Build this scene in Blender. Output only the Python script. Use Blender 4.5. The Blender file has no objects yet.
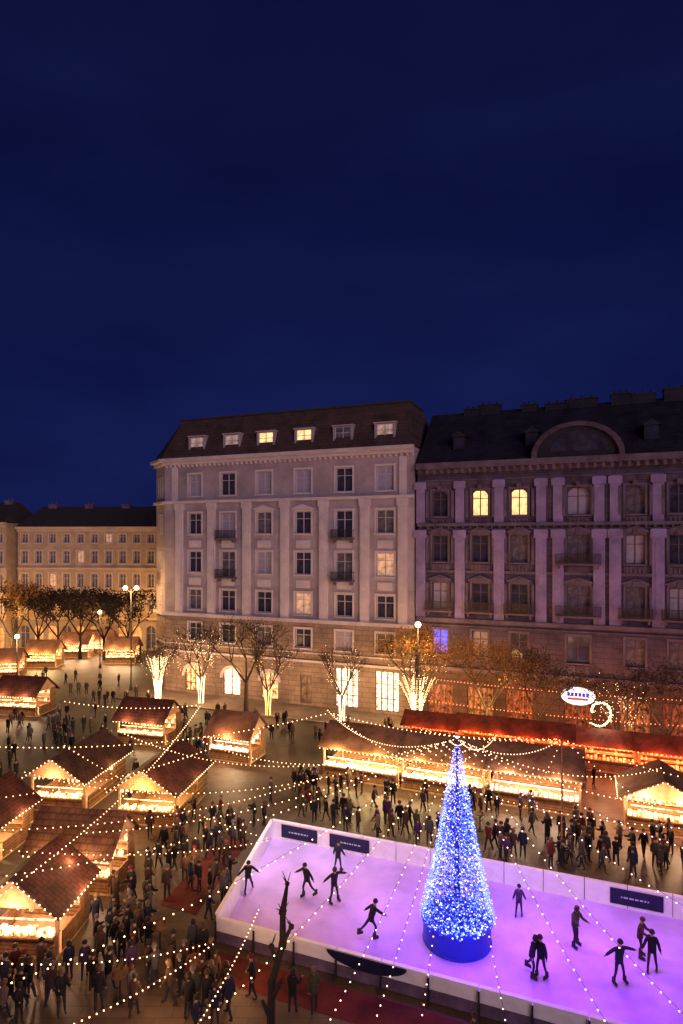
import bpy,bmesh,math,random
from mathutils import Vector,Matrix
R=random.Random(11)
SC=bpy.context.scene
C=SC.collection
F=620.0;H=18.5;CX=341.5;HV=540.0
def G(u,v,z=0.0):
    d=(H-z)*F/(v-HV); return Vector(((u-CX)*d/F,d,z))
V=Vector
# ---------------------------------------------------------------- materials
def mat(n,c,r=.8,var=.18,sc=1.5,em=0,metal=0,brick=None,bump=0,mis=False,spec=.3,coat=0,emc=None,bands=None,pos=(.33,.67)):
    m=bpy.data.materials.new(n);m.use_nodes=True
    nt=m.node_tree;N=nt.nodes;L=nt.links;b=N['Principled BSDF']
    b.inputs['Roughness'].default_value=r;b.inputs['Metallic'].default_value=metal
    b.inputs['Specular IOR Level'].default_value=spec;b.inputs['Coat Weight'].default_value=coat
    tc=N.new('ShaderNodeTexCoord');nz=N.new('ShaderNodeTexNoise');nz.inputs['Scale'].default_value=sc
    nz.inputs['Detail'].default_value=6;nz.inputs['Roughness'].default_value=.65
    L.new(tc.outputs['Object'],nz.inputs['Vector'])
    if bands:
        mp=N.new('ShaderNodeMapping');mp.inputs['Scale'].default_value=bands;L.new(tc.outputs['Object'],mp.inputs[0]);L.new(mp.outputs[0],nz.inputs['Vector'])
    cr=N.new('ShaderNodeValToRGB');e=cr.color_ramp.elements
    e[0].position=pos[0];e[1].position=pos[1]
    e[0].color=tuple(max(0,x*(1-var)) for x in c)+(1,);e[1].color=tuple(x*(1+var) for x in c)+(1,)
    L.new(nz.outputs['Fac'],cr.inputs['Fac']);out=cr.outputs['Color']
    if brick:
        bt=N.new('ShaderNodeTexBrick');w,hh,ax,dk=brick
        sx=N.new('ShaderNodeSeparateXYZ');cx=N.new('ShaderNodeCombineXYZ');L.new(tc.outputs['Object'],sx.inputs[0])
        L.new(sx.outputs['X'],cx.inputs[0]);L.new(sx.outputs[ax],cx.inputs[1]);L.new(cx.outputs[0],bt.inputs['Vector'])
        bt.inputs['Scale'].default_value=1;bt.inputs['Brick Width'].default_value=w;bt.inputs['Row Height'].default_value=hh
        bt.inputs['Mortar Size'].default_value=.03;bt.inputs['Color1'].default_value=(1,1,1,1);bt.inputs['Color2'].default_value=(.82,.82,.82,1)
        bt.inputs['Mortar'].default_value=(dk,dk,dk,1)
        mx=N.new('ShaderNodeMixRGB');mx.blend_type='MULTIPLY';mx.inputs[0].default_value=1
        L.new(out,mx.inputs[1]);L.new(bt.outputs['Color'],mx.inputs[2]);out=mx.outputs[0]
    L.new(out,b.inputs['Base Color'])
    if bump:
        bp=N.new('ShaderNodeBump');bp.inputs['Strength'].default_value=bump;bp.inputs['Distance'].default_value=.05
        n2=N.new('ShaderNodeTexNoise');n2.inputs['Scale'].default_value=sc*8;L.new(tc.outputs['Object'],n2.inputs['Vector'])
        L.new(n2.outputs['Fac'],bp.inputs['Height']);L.new(bp.outputs[0],b.inputs['Normal'])
    if em:
        if emc: b.inputs['Emission Color'].default_value=tuple(emc)+(1,)
        else: L.new(out,b.inputs['Emission Color'])
        b.inputs['Emission Strength'].default_value=em
        if not mis: m.cycles.emission_sampling='NONE'
    return m
M=dict(
 plaster=mat('pale plaster',(.39,.32,.34),.85,.24,.35,brick=(30,4.4,'Z',.8)),
 trim=mat('plaster trim',(.56,.48,.49),.8,.14,.8),
 base=mat('rusticated base',(.28,.20,.16),.85,.3,.6,brick=(1.6,.55,'Z',.45)),
 dstone=mat('dark stone',(.10,.072,.105),.85,.4,.4,brick=(1.4,.5,'Z',.55)),
 dtrim=mat('dark stone trim',(.13,.095,.13),.8,.35,.8),
 lilac=mat('lilac pilaster',(.26,.20,.37),.8,.25,.7),
 dbase=mat('brown stone base',(.10,.06,.05),.85,.35,.6,brick=(1.6,.55,'Z',.5)),
 ocre=mat('ochre plaster',(.44,.32,.20),.85,.25,.4),ocret=mat('ochre trim',(.58,.44,.29),.8,.15,.8),
 tile=mat('roof tile brown',(.085,.052,.042),.8,.35,.7,brick=(.8,.4,'Z',.6)),
 slate=mat('roof slate',(.028,.024,.034),.6,.4,.6,brick=(.7,.4,'Z',.6)),
 flat=mat('roof flat',(.045,.04,.04),.9,.2),
 glass=mat('window glass',(.045,.04,.06),.12,.5,1.1,spec=.6),
 glass2=mat('window glass curtain',(.13,.11,.13),.4,.6,1.7),
 blind=mat('window blind',(.36,.31,.38),.7,.12,2),
 lit=mat('lit window',(1,.62,.25),.5,.5,1.5,em=1.3),litdim=mat('dim lit window',(.8,.5,.3),.5,.6,1.5,em=.35),
 litw=mat('lit pale window',(.7,.5,.38),.5,.6,1.2,em=.2),
 litblue=mat('blue lit window',(.12,.12,1),.5,.6,1.4,em=1.0),
 shop=mat('shop display',(.9,.55,.26),.4,.95,1.5,em=.7,bands=(2.6,1,1.2),pos=(.4,.6)),shopw=mat('bright shop display',(1,.82,.6),.4,.85,1.7,em=1.2,bands=(2.4,1,1.1),pos=(.38,.6)),
 shopd=mat('dark shop display',(.16,.09,.05),.3,.8,1.4,em=.5),
 shopr=mat('red shop display',(.22,.07,.03),.4,.95,1.6,em=.2,bands=(2.2,1,1.1),pos=(.4,.6)),shopo=mat('orange shop display',(.28,.13,.05),.4,.95,1.6,em=.3,bands=(2.2,1,1.1),pos=(.4,.6)),
 shoparch=mat('arcade glow',(1,.5,.15),.5,.8,1,em=.4),
 frame=mat('window frame',(.5,.46,.45),.6,.1),dframe=mat('dark window frame',(.12,.08,.08),.6,.1),
 iron=mat('dark iron',(.03,.028,.03),.5,.2),ironb=mat('brown iron',(.06,.04,.035),.5,.2),
 pave=mat('paving',(.105,.072,.055),.6,.5,.16,brick=(1.2,.6,'Y',.68),bump=.12,spec=.35),
 side=mat('sidewalk',(.17,.13,.11),.8,.25,.6,brick=(1,.6,'Y',.7)),
 asph=mat('asphalt',(.055,.043,.038),.6,.35,.4,bump=.2,spec=.4),
 kerb=mat('kerb stone',(.25,.23,.2),.8,.2),
 redmat=mat('red carpet',(.10,.018,.015),.9,.6,.5),
 wood=mat('stall timber',(.27,.14,.065),.75,.4,3,brick=(4,.18,'Z',.5)),woodl=mat('pale timber',(.5,.32,.17),.7,.3,3),
 roofr=mat('stall roof red',(.11,.036,.028),.7,.6,1.0,brick=(.4,.25,'Y',.5)),
 roofb=mat('stall roof brown',(.12,.058,.038),.7,.55,1.0,brick=(.4,.25,'Y',.5)),
 roofc=mat('canvas roof',(.19,.095,.06),.75,.6,.7),
 goods=mat('goods glow',(1,.62,.30),.6,.9,2.6,em=1.9,pos=(.38,.62)),goodsr=mat('red goods glow',(1,.26,.07),.6,.9,2.6,em=1.8,pos=(.38,.62)),  # wares emit light themselves, standing in for bright stall lighting
 goodsw=mat('cream goods glow',(1,.78,.58),.6,.85,2.6,em=2.2,pos=(.38,.62)),  # paler wares, also given their own glow
 white=mat('rink board white',(.8,.78,.82),.4,.08,2),navy=mat('advert navy',(.012,.014,.05),.4,.3,2),skirt=mat('barrier skirt',(.10,.07,.12),.7,.6,1.2),
 ink=mat('advert print',(.4,.45,.6),.5,.05),
 ice=mat('rink ice',(.63,.42,.88),.38,.2,.45,spec=.4,bump=.03),  # violet of the rink lighting partly put into the base colour
 blue=mat('tree blue base',(.01,.02,.35),.4,.2,1,em=.15,emc=(.02,.03,1)),  # drum glows faintly by itself, blue light put into the material
 fir=mat('tree foliage',(.02,.03,.12),.8,.4,3,em=.35,emc=(.015,.03,.9)),  # needles emit blue themselves, standing in for light from the bulbs
 ledb=mat('blue light',(.05,.12,1),.5,0,1,em=4,emc=(.07,.13,1)),
 ledw=mat('white blue light',(.5,.6,1),.5,0,1,em=3.4,emc=(.42,.47,1)),
 bulb=mat('warm bulb',(1,.7,.4),.5,0,1,em=7,emc=(1,.50,.24)),bulbp=mat('rose bulb',(1,.6,.6),.5,0,1,em=5,emc=(1,.56,.50)),
 gold=mat('gold light',(1,.6,.2),.5,0,1,em=5,emc=(1,.50,.14)),goldw=mat('white gold light',(1,.8,.5),.5,0,1,em=6,emc=(1,.68,.34)),
 redl=mat('red light',(1,.1,.05),.5,0,1,em=7,emc=(1,.2,.06)),
 bark=mat('bark',(.06,.042,.032),.9,.4,4),barkd=mat('dark bark',(.014,.011,.011),.9,.4,4),
 leafy=mat('ochre leaves',(.32,.16,.035),.8,.6,2),leafb=mat('brown leaves',(.075,.047,.026),.8,.5,2),leafd=mat('dark brown leaves',(.04,.026,.017),.8,.5,2),
 skin=mat('skin',(.36,.21,.16),.6,.08,5),shoe=mat('shoe',(.03,.025,.02),.6,.1),trou=mat('trousers',(.02,.02,.027),.85,.2,6),
 awn=mat('brown red awning',(.12,.03,.02),.8,.7,.9),
 cable=mat('cable',(.02,.02,.02),.7,.1),sign=mat('sign white',(.9,.9,.95),.5,.03,2,em=1.2),sblue=mat('sign blue',(.02,.06,.6),.5,.05,em=.5),sred=mat('sign red',(.8,.03,.03),.5,.05,em=.6),
)
COATS={n:mat(n+' coat',c,.85,.25,5) for n,c in dict(black=(.008,.008,.010),navy=(.011,.014,.032),grey=(.05,.05,.053),brown=(.055,.03,.02),
  red=(.11,.015,.013),beige=(.15,.105,.07),olive=(.045,.045,.022),blue=(.02,.035,.08),purple=(.045,.02,.07),white=(.3,.28,.28)).items()}
HATS={n:mat(n+' hat',c,.9,.2,6) for n,c in dict(dark=(.02,.018,.018),brown=(.06,.035,.02),red=(.12,.015,.012),grey=(.10,.10,.10),white=(.3,.3,.3)).items()}
# ---------------------------------------------------------------- mesh builder
class MB:
    def __init__(s): s.v=[];s.f=[];s.m=[];s.T=None
    def add(s,vs,fs,m=0):
        o=len(s.v)
        for p in vs:
            p=V(p)
            if s.T: p=s.T@p
            s.v.append(tuple(p))
        for f in fs: s.f.append(tuple(o+i for i in f));s.m.append(m)
    def box(s,x0,x1,y0,y1,z0,z1,m=0):
        s.add([(x0,y0,z0),(x1,y0,z0),(x1,y1,z0),(x0,y1,z0),(x0,y0,z1),(x1,y0,z1),(x1,y1,z1),(x0,y1,z1)],
              [(0,3,2,1),(4,5,6,7),(0,1,5,4),(1,2,6,5),(2,3,7,6),(3,0,4,7)],m)
    def quad(s,a,b,c,d,m=0): s.add([a,b,c,d],[(0,1,2,3)],m)
    def tube(s,p0,p1,r0,r1,n=6,m=0,cap=True):
        p0=V(p0);p1=V(p1);d=(p1-p0)
        if d.length<1e-6:return
        d.normalize();a=d.orthogonal().normalized();b=d.cross(a)
        vs=[]
        for p,r in((p0,r0),(p1,r1)):
            for i in range(n):
                t=2*math.pi*i/n;vs.append(p+a*math.cos(t)*r+b*math.sin(t)*r)
        fs=[(i,(i+1)%n,n+(i+1)%n,n+i) for i in range(n)]
        if cap: fs+= [tuple(range(n-1,-1,-1)),tuple(range(n,2*n))]
        s.add(vs,fs,m)
    def lathe(s,prof,n=12,c=(0,0,0),m=0):
        vs=[];fs=[];k=len(prof)
        for r,z in prof:
            for i in range(n):
                t=2*math.pi*i/n;vs.append((c[0]+r*math.cos(t),c[1]+r*math.sin(t),c[2]+z))
        for j in range(k-1):
            for i in range(n): fs.append((j*n+i,j*n+(i+1)%n,(j+1)*n+(i+1)%n,(j+1)*n+i))
        s.add(vs,fs,m)
    def prism(s,poly,y0,y1,m=0): # poly in xz
        n=len(poly);vs=[(x,y0,z) for x,z in poly]+[(x,y1,z) for x,z in poly]
        s.add(vs,[tuple(range(n)),tuple(range(2*n-1,n-1,-1))]+[(i,n+i,n+(i+1)%n,(i+1)%n) for i in range(n)],m)
    def mesh(s,name,mats,smooth=False):
        me=bpy.data.meshes.new(name);me.from_pydata(s.v,[],s.f)
        for m in (mats if isinstance(mats,(list,tuple)) else [mats]): me.materials.append(m)
        me.polygons.foreach_set('material_index',s.m)
        if smooth: me.polygons.foreach_set('use_smooth',[True]*len(s.f))
        me.update();return me
def obj(name,me,parent=None,loc=(0,0,0),rz=0,kind=None):
    o=bpy.data.objects.new(name,me);C.objects.link(o);o.location=loc;o.rotation_euler=(0,0,rz)
    if parent:o.parent=parent
    if kind:o['kind']=kind
    return o
def part(name,mb,mats,parent,loc=(0,0,0),rz=0,kind=None,smooth=False): return obj(name,mb.mesh(name,mats,smooth),parent,loc,rz,kind)
def tag(o,label,cat,group=None):
    o['label']=label;o['category']=cat
    if group:o['group']=group
    return o
def thing(name,label,cat,loc=(0,0,0),rz=0,group=None): return tag(obj(name,None,None,loc,rz),label,cat,group)
def lamp(loc,w,col=(1,.62,.3),r=.25,name='lamp_light'):
    l=bpy.data.lights.new(name,'POINT');l.energy=w;l.color=col;l.shadow_soft_size=r
    o=bpy.data.objects.new(name,l);C.objects.link(o);o.location=loc;return o
ico=bmesh.new();bmesh.ops.create_icosphere(ico,subdivisions=1,radius=1)
ICV=[tuple(v.co) for v in ico.verts];ICF=[tuple(v.index for v in f.verts) for f in ico.faces];ico.free()
def ball(mb,c,r,m=0): mb.add([(c[0]+x*r,c[1]+y*r,c[2]+z*r) for x,y,z in ICV],ICF,m)
_b={}
def bulbmesh(m,r):
    k=(m,r)
    if k not in _b:
        b=MB();ball(b,(0,0,0),r);_b[k]=b.mesh('light_bulb',M[m])
    return _b[k]
# ---------------------------------------------------------------- world, camera, sun
w=bpy.data.worlds.new('World');SC.world=w;w.use_nodes=True;nt=w.node_tree;N=nt.nodes;L=nt.links
tc=N.new('ShaderNodeTexCoord');sp=N.new('ShaderNodeSeparateXYZ');cr=N.new('ShaderNodeValToRGB')
L.new(tc.outputs['Generated'],sp.inputs[0]);L.new(sp.outputs['Z'],cr.inputs['Fac'])
e=cr.color_ramp.elements;e[0].position=0;e[0].color=(.006,.010,.070,1);e[1].position=.75;e[1].color=(.0025,.0042,.030,1)
x=e.new(.2);x.color=(.0052,.0092,.070,1);x=e.new(.45);x.color=(.0037,.0066,.050,1)
nz=N.new('ShaderNodeTexNoise');nz.inputs['Scale'].default_value=2.2;nz.inputs['Detail'].default_value=5
mp=N.new('ShaderNodeMapping');mp.inputs['Scale'].default_value=(1,1,3.2);L.new(tc.outputs['Generated'],mp.inputs[0]);L.new(mp.outputs[0],nz.inputs['Vector'])
c2=N.new('ShaderNodeValToRGB');c2.color_ramp.elements[0].position=.35;c2.color_ramp.elements[0].color=(.8,.8,.82,1);c2.color_ramp.elements[1].position=.72;c2.color_ramp.elements[1].color=(1.5,1.4,1.2,1)
L.new(nz.outputs['Fac'],c2.inputs['Fac'])
mx=N.new('ShaderNodeMixRGB');mx.blend_type='MULTIPLY';mx.inputs[0].default_value=1;L.new(cr.outputs[0],mx.inputs[1]);L.new(c2.outputs[0],mx.inputs[2])
L.new(mx.outputs[0],N['Background'].inputs['Color']);N['Background'].inputs['Strength'].default_value=1.0
cam=bpy.data.cameras.new('camera');co=bpy.data.objects.new('camera',cam);C.objects.link(co);SC.camera=co
co.location=(0,0,H);co.rotation_euler=(math.pi/2,0,0);cam.sensor_fit='VERTICAL';cam.sensor_height=24;cam.lens=24*F/1024
cam.shift_y=(HV-512)/1024;cam.clip_end=2000;cam.clip_start=.1
sl=bpy.data.lights.new('facade_fill_sun','SUN');sl.energy=1.0;sl.color=(.95,.68,.84);sl.angle=math.radians(35)  # added soft sun from behind the camera, brightens the facades evenly
so=bpy.data.objects.new('facade_fill_sun',sl);C.objects.link(so);so.rotation_euler=(math.radians(79),0,math.radians(24))
SC.view_settings.view_transform='Standard';SC.view_settings.look='None';SC.view_settings.exposure=0
# ---------------------------------------------------------------- facade frame
A0=math.atan2(-.372,.928);DX=V((.928,-.372,0));DY=V((.372,.928,0));PL=V((-23.05,76.6,0))
def S(u):
    k=(u-CX)/F;return (k*76.6+23.05)/(.928+.372*k)
def FP(s,y=0,z=0): return PL+DX*s+DY*y+V((0,0,z))
# ---------------------------------------------------------------- ground
def struct(name,mb,m): return part(name,mb,m,None,kind='structure')
b=MB();b.quad((-600,-60,0),(600,-60,0),(600,900,0),(-600,900,0));struct('ground',b,M['pave'])
def strip(name,pts,z,m):
    b=MB();b.quad(*[(p[0],p[1],z) for p in pts]);return struct(name,b,m)
strip('road',[FP(-60,-13),FP(90,-13),FP(90,-5.2),FP(-60,-5.2)],.006,M['asph'])
b=MB();b.T=Matrix.Translation(PL)@Matrix.Rotation(A0,4,'Z');b.box(-2,75,-5.0,8,.0,.13);o=struct('sidewalk',b,M['side'])
b=MB();b.T=Matrix.Translation(PL)@Matrix.Rotation(A0,4,'Z');b.box(-2,75,-5.2,-5.0,.0,.14);struct('kerb',b,M['kerb'])
strip('market_street',[G(-60,676),G(60,668),G(150,745),G(60,745)],.010,M['asph'])
# ---------------------------------------------------------------- building tools
def facade(b,x0,x1,z0,z1,holes,y=0,dep=.3,m=0):
    xs=sorted({x0,x1}|{h[0] for h in holes}|{h[1] for h in holes});zs=sorted({z0,z1}|{h[2] for h in holes}|{h[3] for h in holes})
    xs=[q for q in xs if x0<=q<=x1];zs=[q for q in zs if z0<=q<=z1]
    for i in range(len(xs)-1):
        for j in range(len(zs)-1):
            cx=(xs[i]+xs[i+1])/2;cz=(zs[j]+zs[j+1])/2
            if any(h[0]<cx<h[1] and h[2]<cz<h[3] for h in holes): continue
            b.quad((xs[i],y,zs[j]),(xs[i+1],y,zs[j]),(xs[i+1],y,zs[j+1]),(xs[i],y,zs[j+1]),m)
    for h in holes:
        a,c,d,e=h[:4]
        b.quad((a,y,d),(a,y,e),(a,y+dep,e),(a,y+dep,d),m);b.quad((c,y,d),(c,y+dep,d),(c,y+dep,e),(c,y,e),m)
        b.quad((a,y,d),(a,y+dep,d),(c,y+dep,d),(c,y,d),m);b.quad((a,y,e),(c,y,e),(c,y+dep,e),(a,y+dep,e),m)
        if len(h)>4 and h[4]:
            r=(c-a)/2;xc=(a+c)/2;zc=e-r
            P=[(xc-r*math.cos(math.pi*k/12),zc+r*math.sin(math.pi*k/12)) for k in range(13)]
            for k in range(12): b.quad((P[k][0],y,P[k][1]),(P[k+1][0],y,P[k+1][1]),(P[k+1][0],y,e+.001),(P[k][0],y,e+.001),m)
_w={}
def window(par,x,z,w,h,pane='glass',fr='frame',y=.2,tr=None,ped=False,name='window'):
    k=(round(w,2),round(h,2),fr)
    if k not in _w:
        b=MB();t=.09
        b.box(-w/2,-w/2+t,0,.07,0,h);b.box(w/2-t,w/2,0,.07,0,h);b.box(-w/2+t,w/2-t,0,.07,0,t);b.box(-w/2+t,w/2-t,0,.07,h-t,h)
        if w>1: b.box(-.05,.05,.005,.065,t,h-t)
        if w>2.4:
            for q in(-w/4,w/4): b.box(q-.06,q+.06,.005,.065,t,h-t)
            b.box(-w/2+t,w/2-t,.01,.06,h*.3,h*.3+.1)
        b.box(-w/2+t,w/2-t,.01,.06,h*.66,h*.66+.07)
        p=MB();p.quad((-w/2,0,0),(w/2,0,0),(w/2,0,h),(-w/2,0,h))
        _w[k]=(b.mesh('window',M[fr]),p)
    o=obj(name,_w[k][0],par,(x,y,z))
    k2=k+(pane,)
    if k2 not in _w: _w[k2]=_w[k][1].mesh('pane',M[pane])
    obj('pane',_w[k2],o,(0,.05,0))
    if tr:
        k3=k+('t',tr,ped)
        if k3 not in _w:
            s=MB();s.box(-w/2-.2,w/2+.2,-y-.18,-y+.02,-.16,-.01);s.box(-w/2-.2,-w/2-.002,-y-.07,-y+.01,-.008,h);s.box(w/2+.002,w/2+.2,-y-.07,-y+.01,-.008,h)
            s.box(-w/2-.2,w/2+.2,-y-.09,-y+.01,h+.003,h+.22)
            if ped: s.prism([(-w/2-.35,h+.225),(w/2+.35,h+.225),(w/2+.35,h+.36),(0,h+.8),(-w/2-.35,h+.36)],-y-.3,-y+.01)
            _w[k3]=s.mesh('surround',M[tr])
        obj('surround',_w[k3],o)
    return o
def balcony(par,x,z,w,m='iron'):
    b=MB();b.box(-w/2,w/2,-.9,-.005,0,.16);b.box(-w/2+.2,-w/2+.4,-.6,-.005,-.35,-.003);b.box(w/2-.4,w/2-.2,-.6,-.005,-.35,-.003)
    o=part('balcony',b,M['dtrim'],par,(x,0,z))
    r=MB()
    for zz in(.25,1.05): r.box(-w/2,w/2,-.88,-.84,zz,zz+.05)
    n=int(w/.11)
    for i in range(n+1): q=-w/2+.02+i*(w-.04)/n;r.box(q-.02,q+.02,-.875,-.845,.165,1.05)
    for q in(-w/2,w/2-.04): r.box(q,q+.04,-.84,-.01,1.0,1.05);r.box(q,q+.04,-.4,-.37,.165,1.0)
    part('railing',r,M[m],o)
def chimney(par,x,y,z,w,h,d=1.2,m='dtrim',pots=3):
    b=MB();b.box(x-w/2,x+w/2,y,y+d,z,z+h);b.box(x-w/2-.08,x+w/2+.08,y-.08,y+d+.08,z+h+.002,z+h+.14)
    for i in range(pots): q=x-w/2+(i+.5)*w/pots;b.tube((q,y+d/2,z+h+.14),(q,y+d/2,z+h+.5),.13,.1,7)
    part('chimney',b,M[m],par)
# ---- left pale block
LB=thing('apartment_building','pale plaster corner block with brown mansard roof and six dormers','building',PL,A0)
zr=[(23.75,2.6),(19.2,2.5),(14.65,2.5),(10.2,2.4),(6.5,2.1)]
us=[195,228,264,303,344,385];xs=[S(q) for q in us];E=33.0;XL=-1.35;XC=1.5
holes=[];spec=[]
for i,x in enumerate(xs):
    for j,(z,h) in enumerate(zr):
        w_=1.95 if i not in(0,) else 1.8
        if i in(1,4) and j in(1,2): z-=.5;h+=.5
        holes.append((x-w_/2,x+w_/2,z,z+h));spec.append((x,z,w_,h,i,j))
shops=[]
for i,(ua,ub) in enumerate([(185,204),(223,240),(261,278),(300,312),(335,358),(375,399)]):
    a,c=S(ua),S(ub);z1=4.6 if i>3 else 3.5;hd=(a,c,.35,z1,1 if i<3 else 0);holes.append(hd);shops.append(hd)
b=MB();facade(b,XC,E,9.4,28.2,[h for h in holes if h[2]>9.4],0,.3,0);facade(b,XC,E,.1,9.4,[h for h in holes if h[2]<9.4],0,.3,1)
ch=[(23.75,26.3),(19.2,21.7),(14.65,17.1),(10.2,12.6)]
b.quad((XL,2,.1),(XC,0,.1),(XC,0,9.4),(XL,2,9.4),1);b.quad((XL,2,9.4),(XC,0,9.4),(XC,0,28.2),(XL,2,28.2));b.quad((XL,14,0),(XL,2,0),(XL,2,28.2),(XL,14,28.2));b.quad((E,0,0),(E,14,0),(E,14,28.2),(E,0,28.2));b.quad((E,14,0),(XL,14,0),(XL,14,28.2),(E,14,28.2))
part('wall',b,[M['plaster'],M['base']],LB)
b=MB()
def band(b,z0,z1,p): # follows chamfer
    q=p*.35
    pts=[(XL-p,2-q),(XC-q,-p),(E+.01,-p),(E+.01,-.003),(XC,-.003),(XL,1.997)]
    n=6;b.add([(x,y,z0) for x,y in pts]+[(x,y,z1) for x,y in pts],[(0,1,4,5),(1,2,3,4),(11,10,7,6),(10,9,8,7)]+[(i,n+i,n+(i+1)%n,(i+1)%n) for i in range(n)])
band(b,27.6,28.0,.35);band(b,28.003,28.35,.8);band(b,22.9,23.2,.4);band(b,9.35,9.75,.45);band(b,4.95,5.2,.25);band(b,5.9,6.05,.12)
q=XC+.3
while q<E: b.box(q,q+.18,-.3,-.003,27.3,27.58);q+=.62
part('cornice',b,M['trim'],LB)
for u in(180,212,247,285,324,365,403):
    b=MB();x=S(u);b.box(x-.5,x+.5,-.3,-.002,9.76,22.15);b.box(x-.62,x+.62,-.38,-.003,22.152,22.88);b.box(x-.28,x+.28,-.36,-.302,10.4,21.6);part('pilaster',b,M['trim'],LB)
for u in(175,403): 
    b=MB();x=S(u);b.box(x-.4,x+.4,-.14,-.002,23.21,27.28);part('pilaster',b,M['trim'],LB)
for x in xs:
    for z in(13.15,17.6): b=MB();b.box(x-.85,x+.85,-.08,-.002,z,z+.85);part('relief_panel',b,M['trim'],LB)
for x,z,w_,h,i,j in spec:
    p='glass'
    if j==0 and i in(2,3): p='blind'
    elif j==3 and i==3: p='litdim'
    elif (i*7+j*3)%5==0: p='blind'
    elif (i+j)%3==0: p='glass2'
    if j==0 and i==5: p='blind'
    if j==2 and i==5:p='litdim'
    window(LB,x,z,w_,h,p,'frame',tr='trim',ped=(j==1 and i in(2,3)))
    if i in(1,4) and j in(1,2): balcony(LB,x,z-.16,2.5)
for k,(a,c,z0,z1,_) in enumerate(shops):
    window(LB,(a+c)/2,z0,c-a,z1-z0,['shop','shopw','shop','shopd','shopw','shopw'][k],'dframe',name='shop_window')
    if k<3:
        b=MB();w2=(c-a)/2+.35;zc=z1-(c-a)/2
        for t in range(12):
            t0,t1=math.pi*t/12,math.pi*(t+1)/12;m_=(a+c)/2;r0=(c-a)/2+.02
            v=[(m_-r0*math.cos(t0),-.16,zc+r0*math.sin(t0)),(m_-r0*math.cos(t1),-.16,zc+r0*math.sin(t1)),(m_-w2*math.cos(t1),-.16,zc+w2*math.sin(t1)),(m_-w2*math.cos(t0),-.16,zc+w2*math.sin(t0))]
            v+=[(p[0],-.003,p[2]) for p in v];b.add(v,[(0,1,2,3),(0,4,5,1),(3,2,6,7)])
        part('arch_hood',b,M['trim'],LB)
ca=math.atan2(-2,XC-XL)
for z0,z1 in ch:
    o=window(LB,0,z0,1.5,z1-z0,'glass2','frame',y=0);o.location=((XL+XC)/2-.03,.96,z0);o.rotation_euler=(0,0,ca)
b=MB();y1=1.5;zt=33.2;ER=E-.9
b.quad((XL-.5,1.9,28.35),(XC-.2,-.5,28.35),(3.0,y1,zt),(2.8,y1+.3,zt));b.quad((XC-.2,-.5,28.35),(E,-.5,28.35),(ER,y1,zt),(3.0,y1,zt))
b.quad((XL-.5,14,28.35),(XL-.5,1.9,28.35),(2.8,y1+.3,zt),(2.8,12,zt));b.quad((E,-.5,28.35),(E,14,28.35),(ER,7,zt),(ER,y1,zt));b.quad((E,14,28.35),(XL-.5,14,28.35),(2.8,7,zt),(ER,7,zt))
b.box(2.7,ER+.1,y1-.15,7,zt+.002,zt+.22,1)
ro=part('roof',b,[M['tile'],M['flat']],LB)
for i,x in enumerate([S(q) for q in(197,232,266,304,343,385)]):
    b=MB();b.box(-1.15,-.95,0,2.2,0,2.5);b.box(.95,1.15,0,2.2,0,2.5);b.box(-.949,.949,.25,2.2,0,.35);b.box(-1.25,1.25,-.12,2.3,2.502,2.64)
    d=part('dormer',b,M['plaster'],LB,(x,-.1,28.36))
    k=window(d,0,.36,1.88,2.1,['litw','litw','lit','lit','glass2','litw'][i],'frame',y=.1)
    for c_ in list(bpy.data.objects):
        if c_.parent==k: c_.parent=d;c_.location=(0,.15,.36)
# ---- right dark block
RB=thing('apartment_building','dark stone block with lilac pilasters, round arched gable and chimneys','building',PL,A0)
X0=E+.35;X1=66
ru=[440,480,519,578,635,679];rx=[S(q) for q in ru]+[S(679)+4.9,S(679)+9.6]
rr=[(20.9,2.6,1),(16.3,2.7,0),(11.4,2.8,0),(6.9,2.5,0)]
holes=[]
for i,x in enumerate(rx):
    for j,(z,h,a) in enumerate(rr):
        ww=1.6 if i!=3 else 2.0
        holes.append((x-ww/2,x+ww/2,z,z+h,a))
rs=[]
for q in rx: hd=(q-1.3,q+1.3,.4,3.8,0);rs.append(hd)
b=MB();facade(b,X0,X1,5.4,26.2,holes,0,.35,0);facade(b,X0,X1,.1,5.4,rs,0,.35,1)
b.quad((X0,14,0),(X0,0,0),(X0,0,26.2),(X0,14,26.2));b.quad((X1,0,0),(X1,14,0),(X1,14,26.2),(X1,0,26.2));b.quad((X1,14,0),(X0,14,0),(X0,14,26.2),(X1,14,26.2))
part('wall',b,[M['dstone'],M['dbase']],RB)
b=MB()
for z0,z1,p in((25.3,25.7,.35),(25.703,26.3,.9),(24.5,24.62,.16),(19.9,20.2,.35),(19.55,19.65,.14),(15.2,15.45,.2),(10.2,10.6,.45),(9.8,9.9,.16),(5.3,5.7,.4)): b.box(X0,X1,-p,-.002,z0,z1)
q=X0+.3
while q<X1: b.box(q,q+.26,-.75,-.36,25.22,25.68);b.box(q,q+.16,-.3,-.17,19.7,19.88);q+=.72
part('cornice',b,M['dtrim'],RB)
for u in(421,460,499,541,558,599,615,658): 
    x=S(u);b=MB();b.box(x-.5,x+.5,-.24,-.003,10.62,19.54);b.box(x-.45,x+.45,-.2,-.003,20.22,24.48);b.box(x-.65,x+.65,-.4,-.241,18.7,19.5);b.box(x-.25,x+.25,-.3,-.242,11.2,18.4);b.box(x-.6,x+.6,-.36,-.203,23.7,24.4)
    part('pilaster',b,M['lilac'],RB)
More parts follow.
